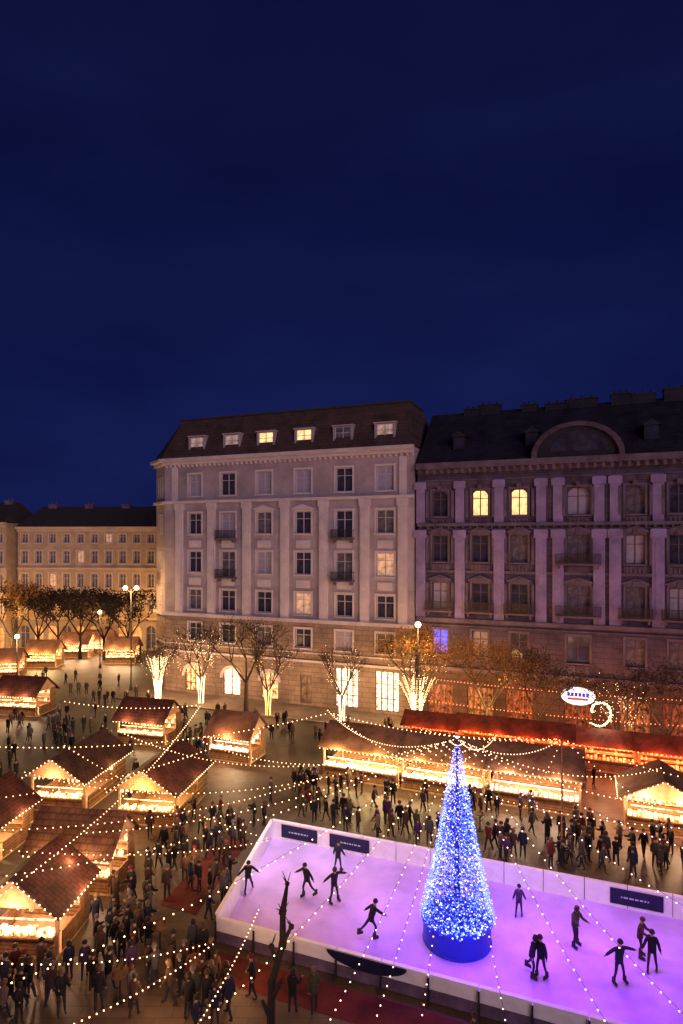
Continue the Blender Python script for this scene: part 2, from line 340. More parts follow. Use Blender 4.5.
for i,x in enumerate(rx):
    for j,(z,h,a) in enumerate(rr):
        b=MB()
        if j<3: b.box(x-.18,x+.18,-.42,-.345 if j in(1,2) else -.1,z+h+.05,z+h+.5)
        if j in(0,1,3): 
            b.box(x-.95,x+.95,-.1,-.003,z-1.0,z-.25)
            for q in(-.7,-.35,0,.35,.7): b.box(x+q-.07,x+q+.07,-.2,-.101,z-.95,z-.3)
        for s in(-1,1):
            if j<3: b.box(x+s*1.3-.13,x+s*1.3+.13,-.22,-.003,z-.1,z+h)
        part('window_ornament',b,M['dtrim'],RB)
for i,x in enumerate(rx):
    for j,(z,h,a) in enumerate(rr):
        p='lit' if (j==0 and i in(1,2)) else 'litblue' if(j==3 and i==0) else ['glass','glass2','glass','glass2','blind'][(i*3+j*2)%5]
        if i==4 and j==0:p='glass2'
        window(RB,x,z,1.6 if i!=3 else 2.0,h,p,'dframe',y=.25,tr='dtrim' ,ped=(j in(1,2)))
        if j==2 or (i==3 and j==1): balcony(RB,x,z-.17,2.8 if i!=3 else 4,'ironb')
for i,(a,c,z0,z1,_) in enumerate(rs):
    window(RB,(a+c)/2,z0,c-a,z1-z0,['shopr','shopo','shopr'][i%3],'dframe',y=.25,name='shop_window')
b=MB();b.quad((X0,-.6,26.3),(X1,-.6,26.3),(X1,6.5,32.6),(X0,6.5,32.6));b.quad((X1,14,26.3),(X0,14,26.3),(X0,6.5,32.6),(X1,6.5,32.6));b.add([(X0,-.6,26.3),(X0,6.5,32.6),(X0,14,26.3)],[(0,1,2)]);b.add([(X1,-.6,26.3),(X1,14,26.3),(X1,6.5,32.6)],[(0,1,2)])
ro=part('roof',b,M['slate'],RB)
xc=S(577);P=lambda r:[(xc-r*math.cos(math.pi*k/20),26.3+r*.8*math.sin(math.pi*k/20)) for k in range(21)]
b=MB();b.prism(P(3.6)[::-1],-.55,5.0,0)
o_=P(4.1);i_=P(3.62)
for k in range(20):
    v=[(o_[k][0],-.95,o_[k][1]),(o_[k+1][0],-.95,o_[k+1][1]),(i_[k+1][0],-.95,i_[k+1][1]),(i_[k][0],-.95,i_[k][1])]
    v+=[(p[0],5.2,p[2]) for p in v]
    b.add(v,[(0,3,2,1),(4,5,6,7),(0,1,5,4),(2,3,7,6)],1)
part('arched_gable',b,[M['slate'],M['dstone']],RB)
b=MB();pp=[(xc-2.4*math.cos(math.pi*k/16),26.8+1.9*math.sin(math.pi*k/16)) for k in range(17)];b.prism(pp[::-1],-.62,-.556);part('lunette_window',b,M['glass'],RB)
for i,(u,w_,h) in enumerate(((440,1.8,.9),(458,2.2,1.2),(500,1.6,.9),(530,2.4,.8),(556,3,1.1),(598,1.8,1.3),(622,2.2,1.1),(665,3.4,1.4))): chimney(RB,S(u)+2.2,6,31.9,w_,h,m='slate')
for u in(447,520,640): 
    b=MB();x=S(u)+1;b.box(-.6,.6,0,1.8,0,1.3);b.prism([(-.8,1.3),(.8,1.3),(0,1.9)],-.15,1.8);b2=part('dormer',b,M['slate'],RB,(x,1.0,27.8));q=MB();q.quad((-.4,0,0),(.4,0,0),(.4,0,.9),(-.4,0,.9));part('pane',q,M['glass'],b2,(0,-.02,.2))
# ---- far ochre buildings
def far(label,x0,x1,Y,zt,zro,rz):
    t=thing('apartment_building',label,'building',(x0,Y,0),rz);Wd=x1-x0;n=int(Wd/2.3);hs=[];sp_=[]
    rows=[(6.6,2.0,0),(10.6,2.3,1),(14.6,2.1,0),(18.0,1.5,0)]
    rows=[r for r in rows if r[0]+r[1]<zt-.8]
    for i in range(n):
        x=(i+.5)*Wd/n
        for j,(z,h,a) in enumerate(rows): hs.append((x-.55,x+.55,z,z+h,a));sp_.append((x,z,1.1,h,i,j))
        hs.append((x-.8,x+.8,.4,4.2,1));sp_.append((x,.4,1.6,3.8,i,9))
    b=MB();facade(b,0,Wd,.1,zt,hs);b.quad((Wd,0,0),(Wd,12,0),(Wd,12,zt),(Wd,0,zt));b.quad((0,12,0),(0,0,0),(0,0,zt),(0,12,zt));part('wall',b,M['ocre'],t)
    b=MB()
    for z0,z1,p in((zt-.7,zt-.3,.3),(zt-.297,zt+.1,.8),(13.6,13.9,.3),(9.6,9.9,.35),(5.2,5.6,.35)): b.box(0,Wd,-p,-.002,z0,z1)
    part('cornice',b,M['ocret'],t)
    for x,z,w_,h,i,j in sp_: window(t,x,z,w_,h,('shoparch' if i%3 else 'glass2') if j==9 else ('litdim' if (i*5+j*3)%13==0 else 'glass2'),'frame',tr='ocret' if j!=9 else None)
    b=MB();b.quad((0,-.7,zt+.1),(Wd,-.7,zt+.1),(Wd-1,6,zro),(1,6,zro));b.quad((Wd,12,zt),(0,12,zt),(1,6,zro),(Wd-1,6,zro));b.add([(0,-.7,zt+.1),(1,6,zro),(0,12,zt)],[(0,1,2)]);b.add([(Wd,-.7,zt+.1),(Wd,12,zt),(Wd-1,6,zro)],[(0,1,2)])
    part('roof',b,M['flat'],t)
    for k in range(4): chimney(t,Wd*(.12+.25*k),5.3,zro-.5,1.4,.7,m='dtrim',pots=2)
far('long ochre building with arcade beyond the tree row at far left',-54.3,-28.0,104,20.6,24.4,math.radians(-3))
far('ochre building cut by the left edge of the photo, lower roof',-76,-55.0,102.5,21.3,25.0,math.radians(-2))
# ---------------------------------------------------------------- ice rink
RA=G(272,839);RBk=G(217,940);bv=RBk-RA;LEN=30.0
def RP(s,t,z=0): p=RA+DX*s+bv*t;return V((p.x,p.y,z))
def SF(u): k=(u-CX)/F;return (k*RBk.y-RBk.x)/(.928+.372*k)
b=MB()
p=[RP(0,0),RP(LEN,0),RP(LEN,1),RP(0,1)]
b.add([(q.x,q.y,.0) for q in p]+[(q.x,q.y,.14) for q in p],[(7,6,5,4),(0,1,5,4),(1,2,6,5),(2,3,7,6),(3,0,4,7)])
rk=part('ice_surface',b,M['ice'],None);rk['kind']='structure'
T=thing('rink_boards','white boards with dark advert panels enclosing the purple ice rink','rink barrier',(0,0,0))
def board(pa,pb,h=1.15,name='board_panel'):
    d=(pb-pa);l=d.length;a=math.atan2(d.y,d.x);b=MB();b.box(.02,l-.02,-.05,.05,.0,h);b.box(.02,l-.02,-.1,.1,h+.002,h+.09);b.box(.02,l-.02,-.075,-.052,.05,.25)
    return part(name,b,M['white'],T,pa,a),l
for i in range(15):
    board(RP(i*2,0),RP(i*2+2,0));o,l=board(RP(i*2,1),RP(i*2+2,1),1.0)
    b=MB();b.box(.06,l-.06,-.13,-.08,.02,.48);part('barrier_skirt',b,M['skirt'],o)
    b=MB();b.box(-.04,.04,-.5,-.101,0,.06);b.box(-.04,.04,-.15,-.101,.06,.95);b.add([(0,-.5,.06),(0,-.14,.9),(.03,-.14,.9),(.03,-.5,.06)],[(0,1,2,3)]);part('brace',b,M['iron'],o)
for s0,s1 in((.7,3.1),(3.9,6.4),(19.2,21.6)):
    l=s1-s0;q=MB();q.box(0,l,-.1,-.085,.3,1.08);ad=part('advert_panel',q,M['navy'],T,RP(s0,0),A0)
    q=MB();x=.5
    while x<l-.6: ww=R.uniform(.06,.2);q.box(x,x+ww,-.106,-.101,.64,.72);x+=ww+.06
    part('advert_print',q,M['ink'],ad)
s0,s1=SF(328),SF(408);l=s1-s0;b=MB();pl=[(l/2-l/2*math.cos(math.pi*k/18),1.08-.55*math.sin(math.pi*k/18)) for k in range(19)];b.prism(pl,-.19,-.17);part('curved_banner',b,M['navy'],T,RP(s0,1),A0)
for i in range(5): board(RP(0,i/5),RP(0,(i+1)/5))
def spot(loc,tgt,w,col,ang=100,r=1.0):
    l=bpy.data.lights.new('rink_fill_spot','SPOT');l.energy=w;l.color=col;l.spot_size=math.radians(ang);l.spot_blend=.8;l.shadow_soft_size=r  # added spots without fixtures that tint the ice
    o=bpy.data.objects.new('rink_fill_spot',l);C.objects.link(o);o.location=loc;o.rotation_euler=(V(tgt)-V(loc)).to_track_quat('-Z','Y').to_euler()
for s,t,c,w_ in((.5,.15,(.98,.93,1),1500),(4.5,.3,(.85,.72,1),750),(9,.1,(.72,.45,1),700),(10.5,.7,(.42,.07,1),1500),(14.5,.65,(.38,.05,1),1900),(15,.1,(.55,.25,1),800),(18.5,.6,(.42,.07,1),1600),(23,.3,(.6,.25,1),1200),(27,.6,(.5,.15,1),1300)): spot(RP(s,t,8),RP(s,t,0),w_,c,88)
strip('red_carpet',[RP(-1.5,1.07),RP(LEN,1.07),RP(LEN,1.24),RP(-1.5,1.24)],.014,M['redmat'])
strip('red_carpet',[G(222,838),G(250,840),G(196,915),G(160,905)],.018,M['redmat'])
# ---------------------------------------------------------------- christmas tree
TP=G(457,943);TZ=.14
CT=thing('christmas_tree','tall cone Christmas tree covered in blue and white lights on round blue base','christmas tree',(TP.x,TP.y,TZ))
b=MB();b.lathe([(0,0),(1.54,0),(1.58,.08),(1.54,.12),(1.54,.98),(1.62,1.0),(1.62,1.1),(0,1.1)],40);part('base_drum',b,M['blue'],CT,smooth=False)
def prof(z):
    t=(z-1.1)/8.1;return max(.03,1.62*(1-t)**.95*(1-.12*math.sin(t*3.1))+.02)
b=MB();b.tube((0,0,1.1),(0,0,9.1),.16,.03,8);part('trunk',b,M['bark'],CT)
b=MB()
for i in range(5200):
    z=1.1+8.05*(1-math.sqrt(R.random())) if R.random()<.8 else 1.1+8*R.random()
    a=R.random()*6.283;rr_=prof(z)*(R.random()**.4)*(.93+.07*math.sin(a*7+z*3));c=V((math.cos(a)*rr_,math.sin(a)*rr_,z))
    d=V((math.cos(a),math.sin(a),-.35+R.uniform(-.4,.3))).normalized();sd=d.cross(V((0,0,1))).normalized();s_=R.uniform(.05,.11)*(1 if z<7 else .6);l=s_*2.6
    b.add([c-sd*s_*.5,c+sd*s_*.5,c+d*l*.55+V((0,0,R.uniform(-.05,.05)))],[(0,1,2)])
part('crown',b,M['fir'],CT)
pts=[]
for i in range(6200):
    t=i/6200;z=1.15+8.0*(1-math.sqrt(1-t*.999)) ;a=i*2.39996+R.uniform(-.5,.5);r_=prof(z)*R.uniform(.9,1.1);z+=R.uniform(-.12,.12)
    pts.append((math.cos(a)*r_,math.sin(a)*r_,z,R.random()<.24+.3*(z>6.8)))
pts.sort(key=lambda p:p[1])
for p in pts[:100]: obj('light_bulb',bulbmesh('ledw' if p[3] else 'ledb',.04),CT,p[:3])
b=MB()
for p in pts[100:]: ball(b,p[:3],.017+.02*R.random()**2,1 if p[3] else 0)
part('light_bulbs',b,[M['ledb'],M['ledw']],CT,kind='stuff')
b=MB();ball(b,(0,0,9.3),.08);part('tree_topper',b,M['ledw'],CT)
for k in range(3):
    a=k*2.09-.5*math.pi;lamp((TP.x+2.3*math.cos(a),TP.y+2.3*math.sin(a),2.4),90,(.16,.08,1),.5,'tree_glow')
# ---------------------------------------------------------------- trees
def grow(b,p,d,l,r,dep,tips,spread=.55,up=.12):
    q=p
    for s in range(2):
        d2=(d+V((R.uniform(-.12,.12),R.uniform(-.12,.12),R.uniform(-.02,.12)))).normalized();n=q+d2*l/2
        b.tube(q,n,r*(1-.2*s),r*(1-.2*(s+1)),5 if dep>1 else 3,cap=False);q=n;d=d2
        if dep<=2: tips.append(q)
    if dep==0: return
    for k in range(3 if dep>1 else 4):
        a=R.random()*6.283;nd=(d+V((math.cos(a),math.sin(a),0))*R.uniform(spread*.6,spread*1.4)+V((0,0,up))).normalized()
        grow(b,q,nd,l*R.uniform(.62,.85),r*.58,dep-1,tips,spread,up)
def tree(label,loc,h,leaf,nl,rz=0,wrap=None,bark='bark',dep=4,spread=.55,sparkle=0,group=None,lights=0,lc=(1,.6,.25),ls=.16,inner=0,wr=.03,funnel=None):
    t=thing('street_tree',label,'tree',loc,0,group);b=MB();tips=[];th=h*.3
    b.tube((0,0,-.05),(0,0,th*.5),h*.026,h*.02,8,cap=False);b.tube((0,0,th*.5),(.03,0,th),h*.02,h*.017,8,cap=False)
    for k in range(4):
        a=k*1.57+R.random();grow(b,V((0,0,th-.1)),V((math.cos(a)*spread,math.sin(a)*spread,.9)).normalized(),h*.25,h*.012,dep-1,tips,spread)
    part('trunk',b,M[bark],t,smooth=True)
    if nl:
        b=MB()
        for i in range(nl):
            c=R.choice(tips)+V((R.gauss(0,.4),R.gauss(0,.4),R.gauss(0,.32)));s_=R.uniform(.4,1)*ls;a=V((R.uniform(-1,1),R.uniform(-1,1),R.uniform(-1,1))).normalized();d=a.orthogonal().normalized()
            b.add([c-a*s_,c+d*s_*.6,c+a*s_,c-d*s_*.6],[(0,1,2,3)])
        part('crown',b,M[leaf],t)
    if wrap:
        b=MB()
        for i in range(300):
            z=i/300*th*1.1;a=i*.9;r_=h*wr*(1+.5*(z/th)**3);ball(b,(math.cos(a)*r_,math.sin(a)*r_,z),.035)
        for i in range(sparkle):
            c=R.choice(tips)*R.uniform(.6,1);ball(b,c,.024)
        if funnel:
            fr,fz=funnel
            for k in range(26):
                a=k*2.39996;rr_=fr*(.35+.65*((k%5)/4))
                for i in range(30): f=i/29;q=h*.03+(rr_-h*.03)*f**1.7;ball(b,(math.cos(a)*q,math.sin(a)*q,.5+(fz-.5)*f+R.uniform(-.05,.05)),.030)
        part('fairy_lights',b,M[wrap],t,kind='stuff')
    if lights: lamp((loc[0]-.4,loc[1]-1.4,th*.9),lights,lc,.4)
    if inner: 
        lamp((loc[0]-h*.1,loc[1]-.8,h*.45),inner*.6,lc,.6);lamp((loc[0]+h*.12,loc[1]-.8,h*.6),inner*.6,lc,.6)  # added lamps inside the crown to light the leaves
    return t
def tp(u,v): p=G(u,v);return (p.x,p.y,.0)
tree('bare ochre street tree left of the pale block entrance',tp(246,712),10.8,'leafb',900,spread=.65,inner=90,ls=.12)
tree('bare street tree with lights round its trunk, in front of small arched shop',tp(268,716),8.5,'leafb',500,wrap='gold',lights=300,sparkle=60,ls=.12)
tree('slim bare tree by white shopfronts under the last balcony column',tp(342,722),8.5,'leafy',300,wrap='goldw',lights=200,sparkle=60,inner=90,ls=.12)
tree('leafy golden tree with funnel of bright lights at the gap between both blocks',tp(417,728),10.2,'leafy',3600,wrap='goldw',sparkle=60,lights=900,lc=(1,.6,.2),inner=620,spread=.62,funnel=(2.1,5.0),ls=.13)
tree('broad golden tree right of the bright trunk, before the dark block',tp(487,742),10.2,'leafy',3600,lights=500,lc=(1,.55,.15),inner=560,spread=.8,ls=.12)
tree('ochre tree between the golden tree and the lit oval sign',tp(537,750),9.2,'leafb',2000,lights=300,lc=(1,.42,.12),inner=300,spread=.75,ls=.12)
tree('small tree with white lights along its branches, right of the oval sign',tp(618,762),7.6,'leafb',1000,wrap='goldw',sparkle=110,lights=400,lc=(1,.38,.18),inner=220,ls=.12)
tree('tree at the right edge before the dark block',tp(668,768),8.8,'leafb',1700,lights=250,lc=(1,.36,.12),inner=240,spread=.7,ls=.12)
tree('white lit trunk tree at the near left corner of the pale block',tp(158,702),7.5,'leafb',300,wrap='goldw',sparkle=40,lights=700,wr=.04,funnel=(1.3,5.0))
tree('tree with gold lights in its branches just right of the corner',tp(201,704),9.5,'leafb',600,wrap='goldw',sparkle=190,lights=500,inner=140,ls=.12)
tree('glowing golden tree at the far left edge before the ochre building',tp(12,664),12.5,'leafy',2400,lights=600,lc=(1,.6,.2),inner=800,spread=.6,ls=.22)
for i,(u,v,l) in enumerate(((38,660,'first'),(58,660,'second'),(80,659,'third'),(104,660,'fourth'),(128,662,'fifth'))):
    tree('dense dark brown tree before the ochre buildings, %s of the row from left'%l,tp(u,v),11.2+R.uniform(-1,1),'leafd',2200,dep=4,spread=.66,bark='barkd',group='trees before the ochre buildings',ls=.24)
# curled light ornament
p=G(598,764);t=thing('light_ornament','curled white light ornament on a pole beside the oval sign','light ornament',(p.x,p.y,0),A0)
b=MB();b.tube((0,0,0),(0,0,3.2),.05,.04,6);part('pole',b,M['iron'],t)
cp=[]
for i in range(44): f=i/43;a=-2.2+f*5.4;r_=1.1*(1-.5*f);cp.append(V((r_*math.cos(a)+.1,0,4.3+1.1*r_*math.sin(a))))
b=MB()
for k in range(150):
    f=k/149*42.9;i=int(f);q=cp[i].lerp(cp[i+1],f-i);ball(b,(q.x+R.uniform(-.07,.07),q.y+R.uniform(-.07,.07),q.z+R.uniform(-.07,.07)),.045)
part('fairy_lights',b,M['goldw'],t,kind='stuff')
b=MB()
for a,c in zip(cp,cp[1:]): b.tube(a,c,.03,.03,5,cap=False)
part('curled_frame',b,M['iron'],t);lamp((p.x,p.y-.8,4.0),160,(1,.75,.5),.3)
# foreground pollard
t=thing('pollarded_tree','slender dark irregular tree trunk in front of the rink corner','tree',tp(268,1066));b=MB()
ch_=[((0,0,0),(.1,0,1.5),.19,.15),((.1,0,1.5),(.12,.1,2.9),.15,.14),((.12,.1,2.9),(.5,.1,4.2),.14,.12),((.5,.1,4.2),(.5,.2,5.3),.12,.11),((.5,.2,5.3),(.66,.2,6.3),.12,.05),((.5,.1,4.2),(.82,0,4.9),.08,.06),((.3,.1,3.5),(.12,0,4.2),.08,.06),((.12,.05,2.3),(.42,-.2,3.0),.1,.07),((.1,0,1.6),(-.2,0,2.3),.09,.06)]
for p0,p1,r0,r1 in ch_: b.tube(p0,p1,r0,r1,9)
for c,r_ in(((.1,0,1.5),.16),((.12,.1,2.9),.19),((.5,.1,4.2),.18),((.5,.2,5.3),.17),((.12,0,4.2),.12),((.82,0,4.9),.12),((.42,-.2,3.0),.12),((.66,.2,6.3),.1)): ball(b,c,r_)
part('trunk',b,M['barkd'],t);b=MB()
for c in((.66,.2,6.3),(.12,0,4.2),(.82,0,4.9),(.42,-.2,3.0),(.5,.2,5.3)):
    for k in range(5): b.tube(c,(c[0]+R.uniform(-.25,.25),c[1]+R.uniform(-.25,.25),c[2]+R.uniform(.1,.4)),.03,.01,4)
part('twigs',b,M['barkd'],t)
# ---------------------------------------------------------------- stalls
FOOT=[]
def stall(label,u,v,w,l,rz,roof='roofr',ridge='y',h=2.5,rise=1.3,power=420,front='wood',nb=22,group=None,goods='goods',bm_='bulb',lc=(1,.66,.32)):
    p=G(u,v) if u is not None else v
    power*=R.uniform(.75,1.05);lc=(lc[0],lc[1]*R.uniform(.88,1.08),lc[2]*R.uniform(.8,1.3))
    fy=V((-math.sin(rz),math.cos(rz),0));fx=V((math.cos(rz),math.sin(rz),0));c=p+fy*l/2
    FOOT.append((c,fx,fy,w/2+.3,l/2+.4))
    t=thing('market_stall',label,'market stall',(c.x,c.y,0),rz,group);W=w/2;D=l/2
    b=MB();b.box(-W,W,-D,D,.0,.12);part('floor',b,M['woodl'],t)
    b=MB();b.box(-W,W,D-.06,D,.125,h);b.box(-W,-W+.06,-D+.5,D-.065,.125,1.0);b.box(W-.06,W,-D+.5,D-.065,.125,1.0);b.box(-W,-W+.06,D*.4,D-.065,1.003,h);b.box(W-.06,W,D*.4,D-.065,1.003,h);part('wall',b,M['wood'],t)
    for sx in(-1,1):
        for sy in(-1,1):
            b=MB();b.box(-.07,.07,-.07,.07,.125,h+.1);part('post',b,M['woodl'],t,(sx*(W-.08),sy*(D-.16),0))
    b=MB();b.box(-W+.15,W-.15,-D,-D+.08,.125,.95);b.box(-W+.1,W-.1,-D-.2,-D+.5,.953,1.02);part('counter',b,M[front],t)
    b=MB()
    for k in range(3): b.box(-W+.2,W-.2,D-.45,D-.07,.9+k*.45,.94+k*.45)
    sh=part('shelf',b,M['woodl'],t);nw=max(6,int(w*2.6))
    for j in range(nw):
        q=-W+.3+j*(w-.6)/(nw-1);b=MB();s_=R.uniform(.1,.17);hh=R.uniform(.15,.42)
        b.lathe([(0,0),(s_,0),(s_*1.1,hh*.6),(s_*.5,hh*.85),(s_*.6,hh),(0,hh)],7);part('ware',b,M[goods],sh,(q,D-.25,.943+.45*R.randrange(3)))
    b=MB()
    for j in range(nw+3):
        q=-W+.25+j*(w-.5)/(nw+2);s_=R.uniform(.06,.12);hh=R.uniform(.08,.3);b.box(q-s_,q+s_,-D-.1,-D+.3,1.025,1.025+hh)
    b.box(-W+.3,W-.3,-D+.3,-D+.34,1.5,1.56)
    part('counter_display',b,M[goods],t)
    b=MB();nh=max(5,int(w*3))
    for j in range(nh):
        q=-W+.3+j*(w-.6)/(nh-1);hh=R.uniform(.12,.4);s_=R.uniform(.05,.11);b.lathe([(0,-hh),(s_,-hh*.8),(s_*.8,-.05),(0,0)],5,(q,-D+.12,h-.12))
    part('hanging_wares',b,M[goods],t)
    b=MB();o=.45;th=.09
    if ridge=='y':
        for s in(-1,1):
            x1=s*(W+o);zl=h-rise*o/W;y0,y1=-D-.7,D+.3
            a=[(0,y0,h+rise),(x1,y0,zl),(x1,y1,zl),(0,y1,h+rise)];a2=[(q[0],q[1],q[2]+th) for q in a]
            b.add(a+a2,[(0,1,2,3)[::s],(4,5,6,7)[::-s],(0,1,5,4),(1,2,6,5),(2,3,7,6),(3,0,4,7)])
    else:
        for s in(-1,1):
            y1=s*(D+o);zl=h-rise*o/D;x0,x1=-W-.25,W+.25
            a=[(x0,0,h+rise),(x0,y1,zl),(x1,y1,zl),(x1,0,h+rise)];a2=[(q[0],q[1],q[2]+th) for q in a]
            b.add(a+a2,[(0,1,2,3),(7,6,5,4),(0,1,5,4),(1,2,6,5),(2,3,7,6),(3,0,4,7)])
    part('roof',b,M[roof],t)
    if ridge=='y':
        for yy in(-D-.45,D-.03): b=MB();b.prism([(-W,h-.02),(W,h-.02),(0,h+rise-.06)],yy,yy+.05);part('gable',b,M['woodl'],t)
    else:
        for xx in(-W,W-.05): b=MB();b.add([(xx,-D,h),(xx,D,h),(xx,0,h+rise-.06),(xx+.05,-D,h),(xx+.05,D,h),(xx+.05,0,h+rise-.06)],[(0,2,1),(3,4,5),(0,1,4,3),(1,2,5,4),(2,0,3,5)]);part('gable',b,M['woodl'],t)
    b=MB();ze=h-rise*.4/W
    if ridge=='y':
        yy=-D-.74;pl=[V((W+.46,D+.3,ze)),V((W+.46,yy,ze)),V((0,yy,h+rise+.02)),V((-W-.46,yy,ze)),V((-W-.46,D+.3,ze))]
    else:
        yy=-D-.48;z_=h-rise*o/D-.05;pl=[V((-W-.2,yy,z_)),V((0,yy,z_)),V((W+.2,yy,z_))]
    for a,c_ in zip(pl,pl[1:]): b.tube(a,c_,.012,.012,4)
    ls_=part('light_string',b,M['cable'],t);bm=bulbmesh(bm_,.04)
    for a,c_ in zip(pl,pl[1:]):
        k=max(3,int((c_-a).length/.3));[obj('light_bulb',bm,ls_,a.lerp(c_,(i+.5)/k)) for i in range(k)]
    for x in((-W*.5,W*.5) if w>4 else (0,)): 
        q=c+fx*x-fy*(D*.3);lamp((q.x,q.y,h-.25),power,lc,.2,'stall_light')
        q=c+fx*x-fy*(D+1.0);lamp((q.x,q.y,h-.1),power*.45,(lc[0],lc[1]*.82,lc[2]*.62),.2,'stall_light')
    if ridge=='y':
        for s in(-1,1): q=c+fx*s*(W+.8);lamp((q.x,q.y,h-.3),power*.25,(1,.6,.26),.2,'stall_light')
    return t
d2=math.radians
stall('red roofed wooden chalet, right one of the middle pair on the left',146,826,4.0,5.4,d2(-9),power=560)
stall('brown roofed wooden chalet, left one of the middle pair on the left',57,812,4.0,5.8,d2(-8),'roofb',power=560)
stall('dark roofed chalet at lower left behind the front one, ridge running sideways',70,893,4.6,2.6,d2(-8),'roofb','x',power=420)
stall('dark red roofed chalet with lit gable at the lower left corner',20,958,3.4,3.0,d2(-4),power=520)
stall('chalet half cut by the left edge above the lower left chalets',-30,862,3.4,3.4,d2(-6),power=560)
stall('small bright stall nearest the pale block',229,762,3.9,2.8,d2(-20),'roofc','x',power=900,goods='goodsw')
stall('red roofed chalet beyond the middle pair beside street',140,745,4.8,3.0,d2(-15),'roofr','x',power=650)
stall('dark roofed stall at left edge beside the grey street',15,716,5,3.2,d2(-10),'roofr','x',power=650)
stall('bright stall at left edge under the lamp',-2,680,5,3.5,d2(10),'roofc','x',power=900)
for i,(u,v) in enumerate(((40,668),(74,658),(96,655),(120,664))):
    stall('small distant lit stall by the tree row, %s from left'%['first','second','third','fourth'][i],u,v,4.4,3,d2(0),'roofc','x',power=800,nb=8,group='distant stalls')
bp=G(322,777)
for i in range(3):
    q=bp+DX*(3.1+i*6.35);stall('long brown canopy stall behind the rink, %s from the left'%['first','second','third'][i],None,q,6.1,4.2,A0,'roofc','x',2.7,1.1,power=950,group='canopy stalls behind the rink',goods='goodsw',lc=(1,.74,.46))
stall('orange lit stall at the right edge behind the rink',664,836,4.4,3.2,A0,'roofc','y',2.4,1.2,power=800)
for i,u in enumerate((452,499,549,602,660)):
    q=FP(S(u),-9.3+(i%2)*.3);stall('red lit canopy stall before the dark block, %s from left'%['first','second','third','fourth','fifth'][i],None,q,4.7,2.2,A0,'awn','x',2.4+.1*(i%3),.7,power=420,group='red lit stalls',goods='goodsr',bm_='redl',lc=(1,.24,.07))
# ---------------------------------------------------------------- bar tables
def inside_foot(p,m=0):
    for c,fx,fy,a,b_ in FOOT:
        d=V((p.x-c.x,p.y-c.y,0))
        if abs(d.dot(fx))<a+m and abs(d.dot(fy))<b_+.6+m: return True
    return False
OCC=[]
tb=MB();tb.lathe([(0,1.05),(.38,1.05),(.38,1.1),(0,1.1)],16);leg=MB();leg.lathe([(.28,0),(.28,.03),(.04,.06),(.035,1.05)],10);mug=MB();mug.lathe([(0,0),(.05,0),(.055,.12),(0,.12)],8)
tm,lm,mm=tb.mesh('tabletop',M['wood']),leg.mesh('leg',M['iron']),mug.mesh('cup',M['redmat'])
for u,v,l in ((205,800,'between the small bright stall and the rink'),(178,792,'right of the red roofed middle chalet'),(120,868,'below the middle chalets'),(160,950,'left of the rink front corner'),(195,985,'below the rink front corner'),(120,1000,'at the bottom left'),(300,800,'left behind the rink boards'),(480,830,'behind the tree and back boards'),(620,845,'behind the right advert board')):
    p=G(u,v)
    if inside_foot(p,.2): continue
    OCC.append((p.x,p.y));t=thing('bar_table','tall round bar table '+l,'table',(p.x,p.y,0),0,'bar tables on the square');obj('tabletop',tm,t);obj('leg',lm,t)
    for k in range(2):
        q=obj('mug',mm,None,(p.x+R.uniform(-.22,.22),p.y+(-.2,.2)[k],1.102));tag(q,'%s dark red mug on the tall table '%('nearer','farther')[k]+l,'mug','mugs on bar tables')
# ---------------------------------------------------------------- street lamps
def street_lamp(label,u,v,h,pw,heads=2):
    p=G(u,v);t=thing('street_lamp',label,'street lamp',p);b=MB();b.lathe([(.22,0),(.22,.3),(.12,.5),(.09,1.2),(.06,h),(0,h)],10);part('pole',b,M['iron'],t,smooth=True)
    b=MB();xs_=(-.7,.7) if heads==2 else(0,)
    for x in xs_: b.tube((0,0,h-.5),(x,0,h-.05),.035,.03,6)
    part('arm',b,M['iron'],t)
    for x in xs_: b=MB();b.lathe([(0,-.28),(.22,-.2),(.3,0),(.22,.2),(0,.3)],10);part('lamp_head',b,M['goldw'],t,(x,0,h+.1))
    lamp((p.x,p.y-.6,h-.3),pw,(1,.55,.2),.3)
street_lamp('tall twin headed street lamp at the corner of the ochre building',131,690,12.5,1700)
street_lamp('street lamp beside the golden tree between both blocks',418,738,10.5,800,1)
street_lamp('low street lamp at far left near the small stalls',17,690,6.5,1100,1)
street_lamp('street lamp left of the pale block among lit trees',100,668,8,800,1)
for s,pw in((4,600),(12,460),(20,460),(28,480)): lamp(FP(s,-3.5,3.2),pw,(1,.56,.24),.5,'shopfront_light')
for s,pw in((38,300),(45,320),(52,340),(59,340)): lamp(FP(s,-3.6,2.4),pw,(1,.28,.09),.5,'shopfront_light')
for x in(-56,-47,-38,-30): lamp((x,98.5,8),1000,(1,.52,.18),.6,'arcade_light')
# oval sign
p=FP(S(579),-6,0);t=thing('lit_sign','white glowing oval sign with blurred blue and red lettering on a pole','sign',p,A0);b=MB();b.tube((0,0,0),(0,0,4.6),.06,.05,8);part('pole',b,M['iron'],t)
b=MB();b.prism([(1.35*math.cos(a*math.pi/14),.75*math.sin(a*math.pi/14)) for a in range(28)],-.1,.1);sg=part('sign_panel',b,M['sign'],t,(0,0,5.2))
b=MB()
for k in range(6): b.box(-.85+k*.3,-.62+k*.3,-.115,-.105,-.02,.3)
part('sign_lettering',b,M['sblue'],sg);b=MB();b.box(-.8,.8,-.115,-.105,-.32,-.14);part('sign_stripe',b,M['sred'],sg)
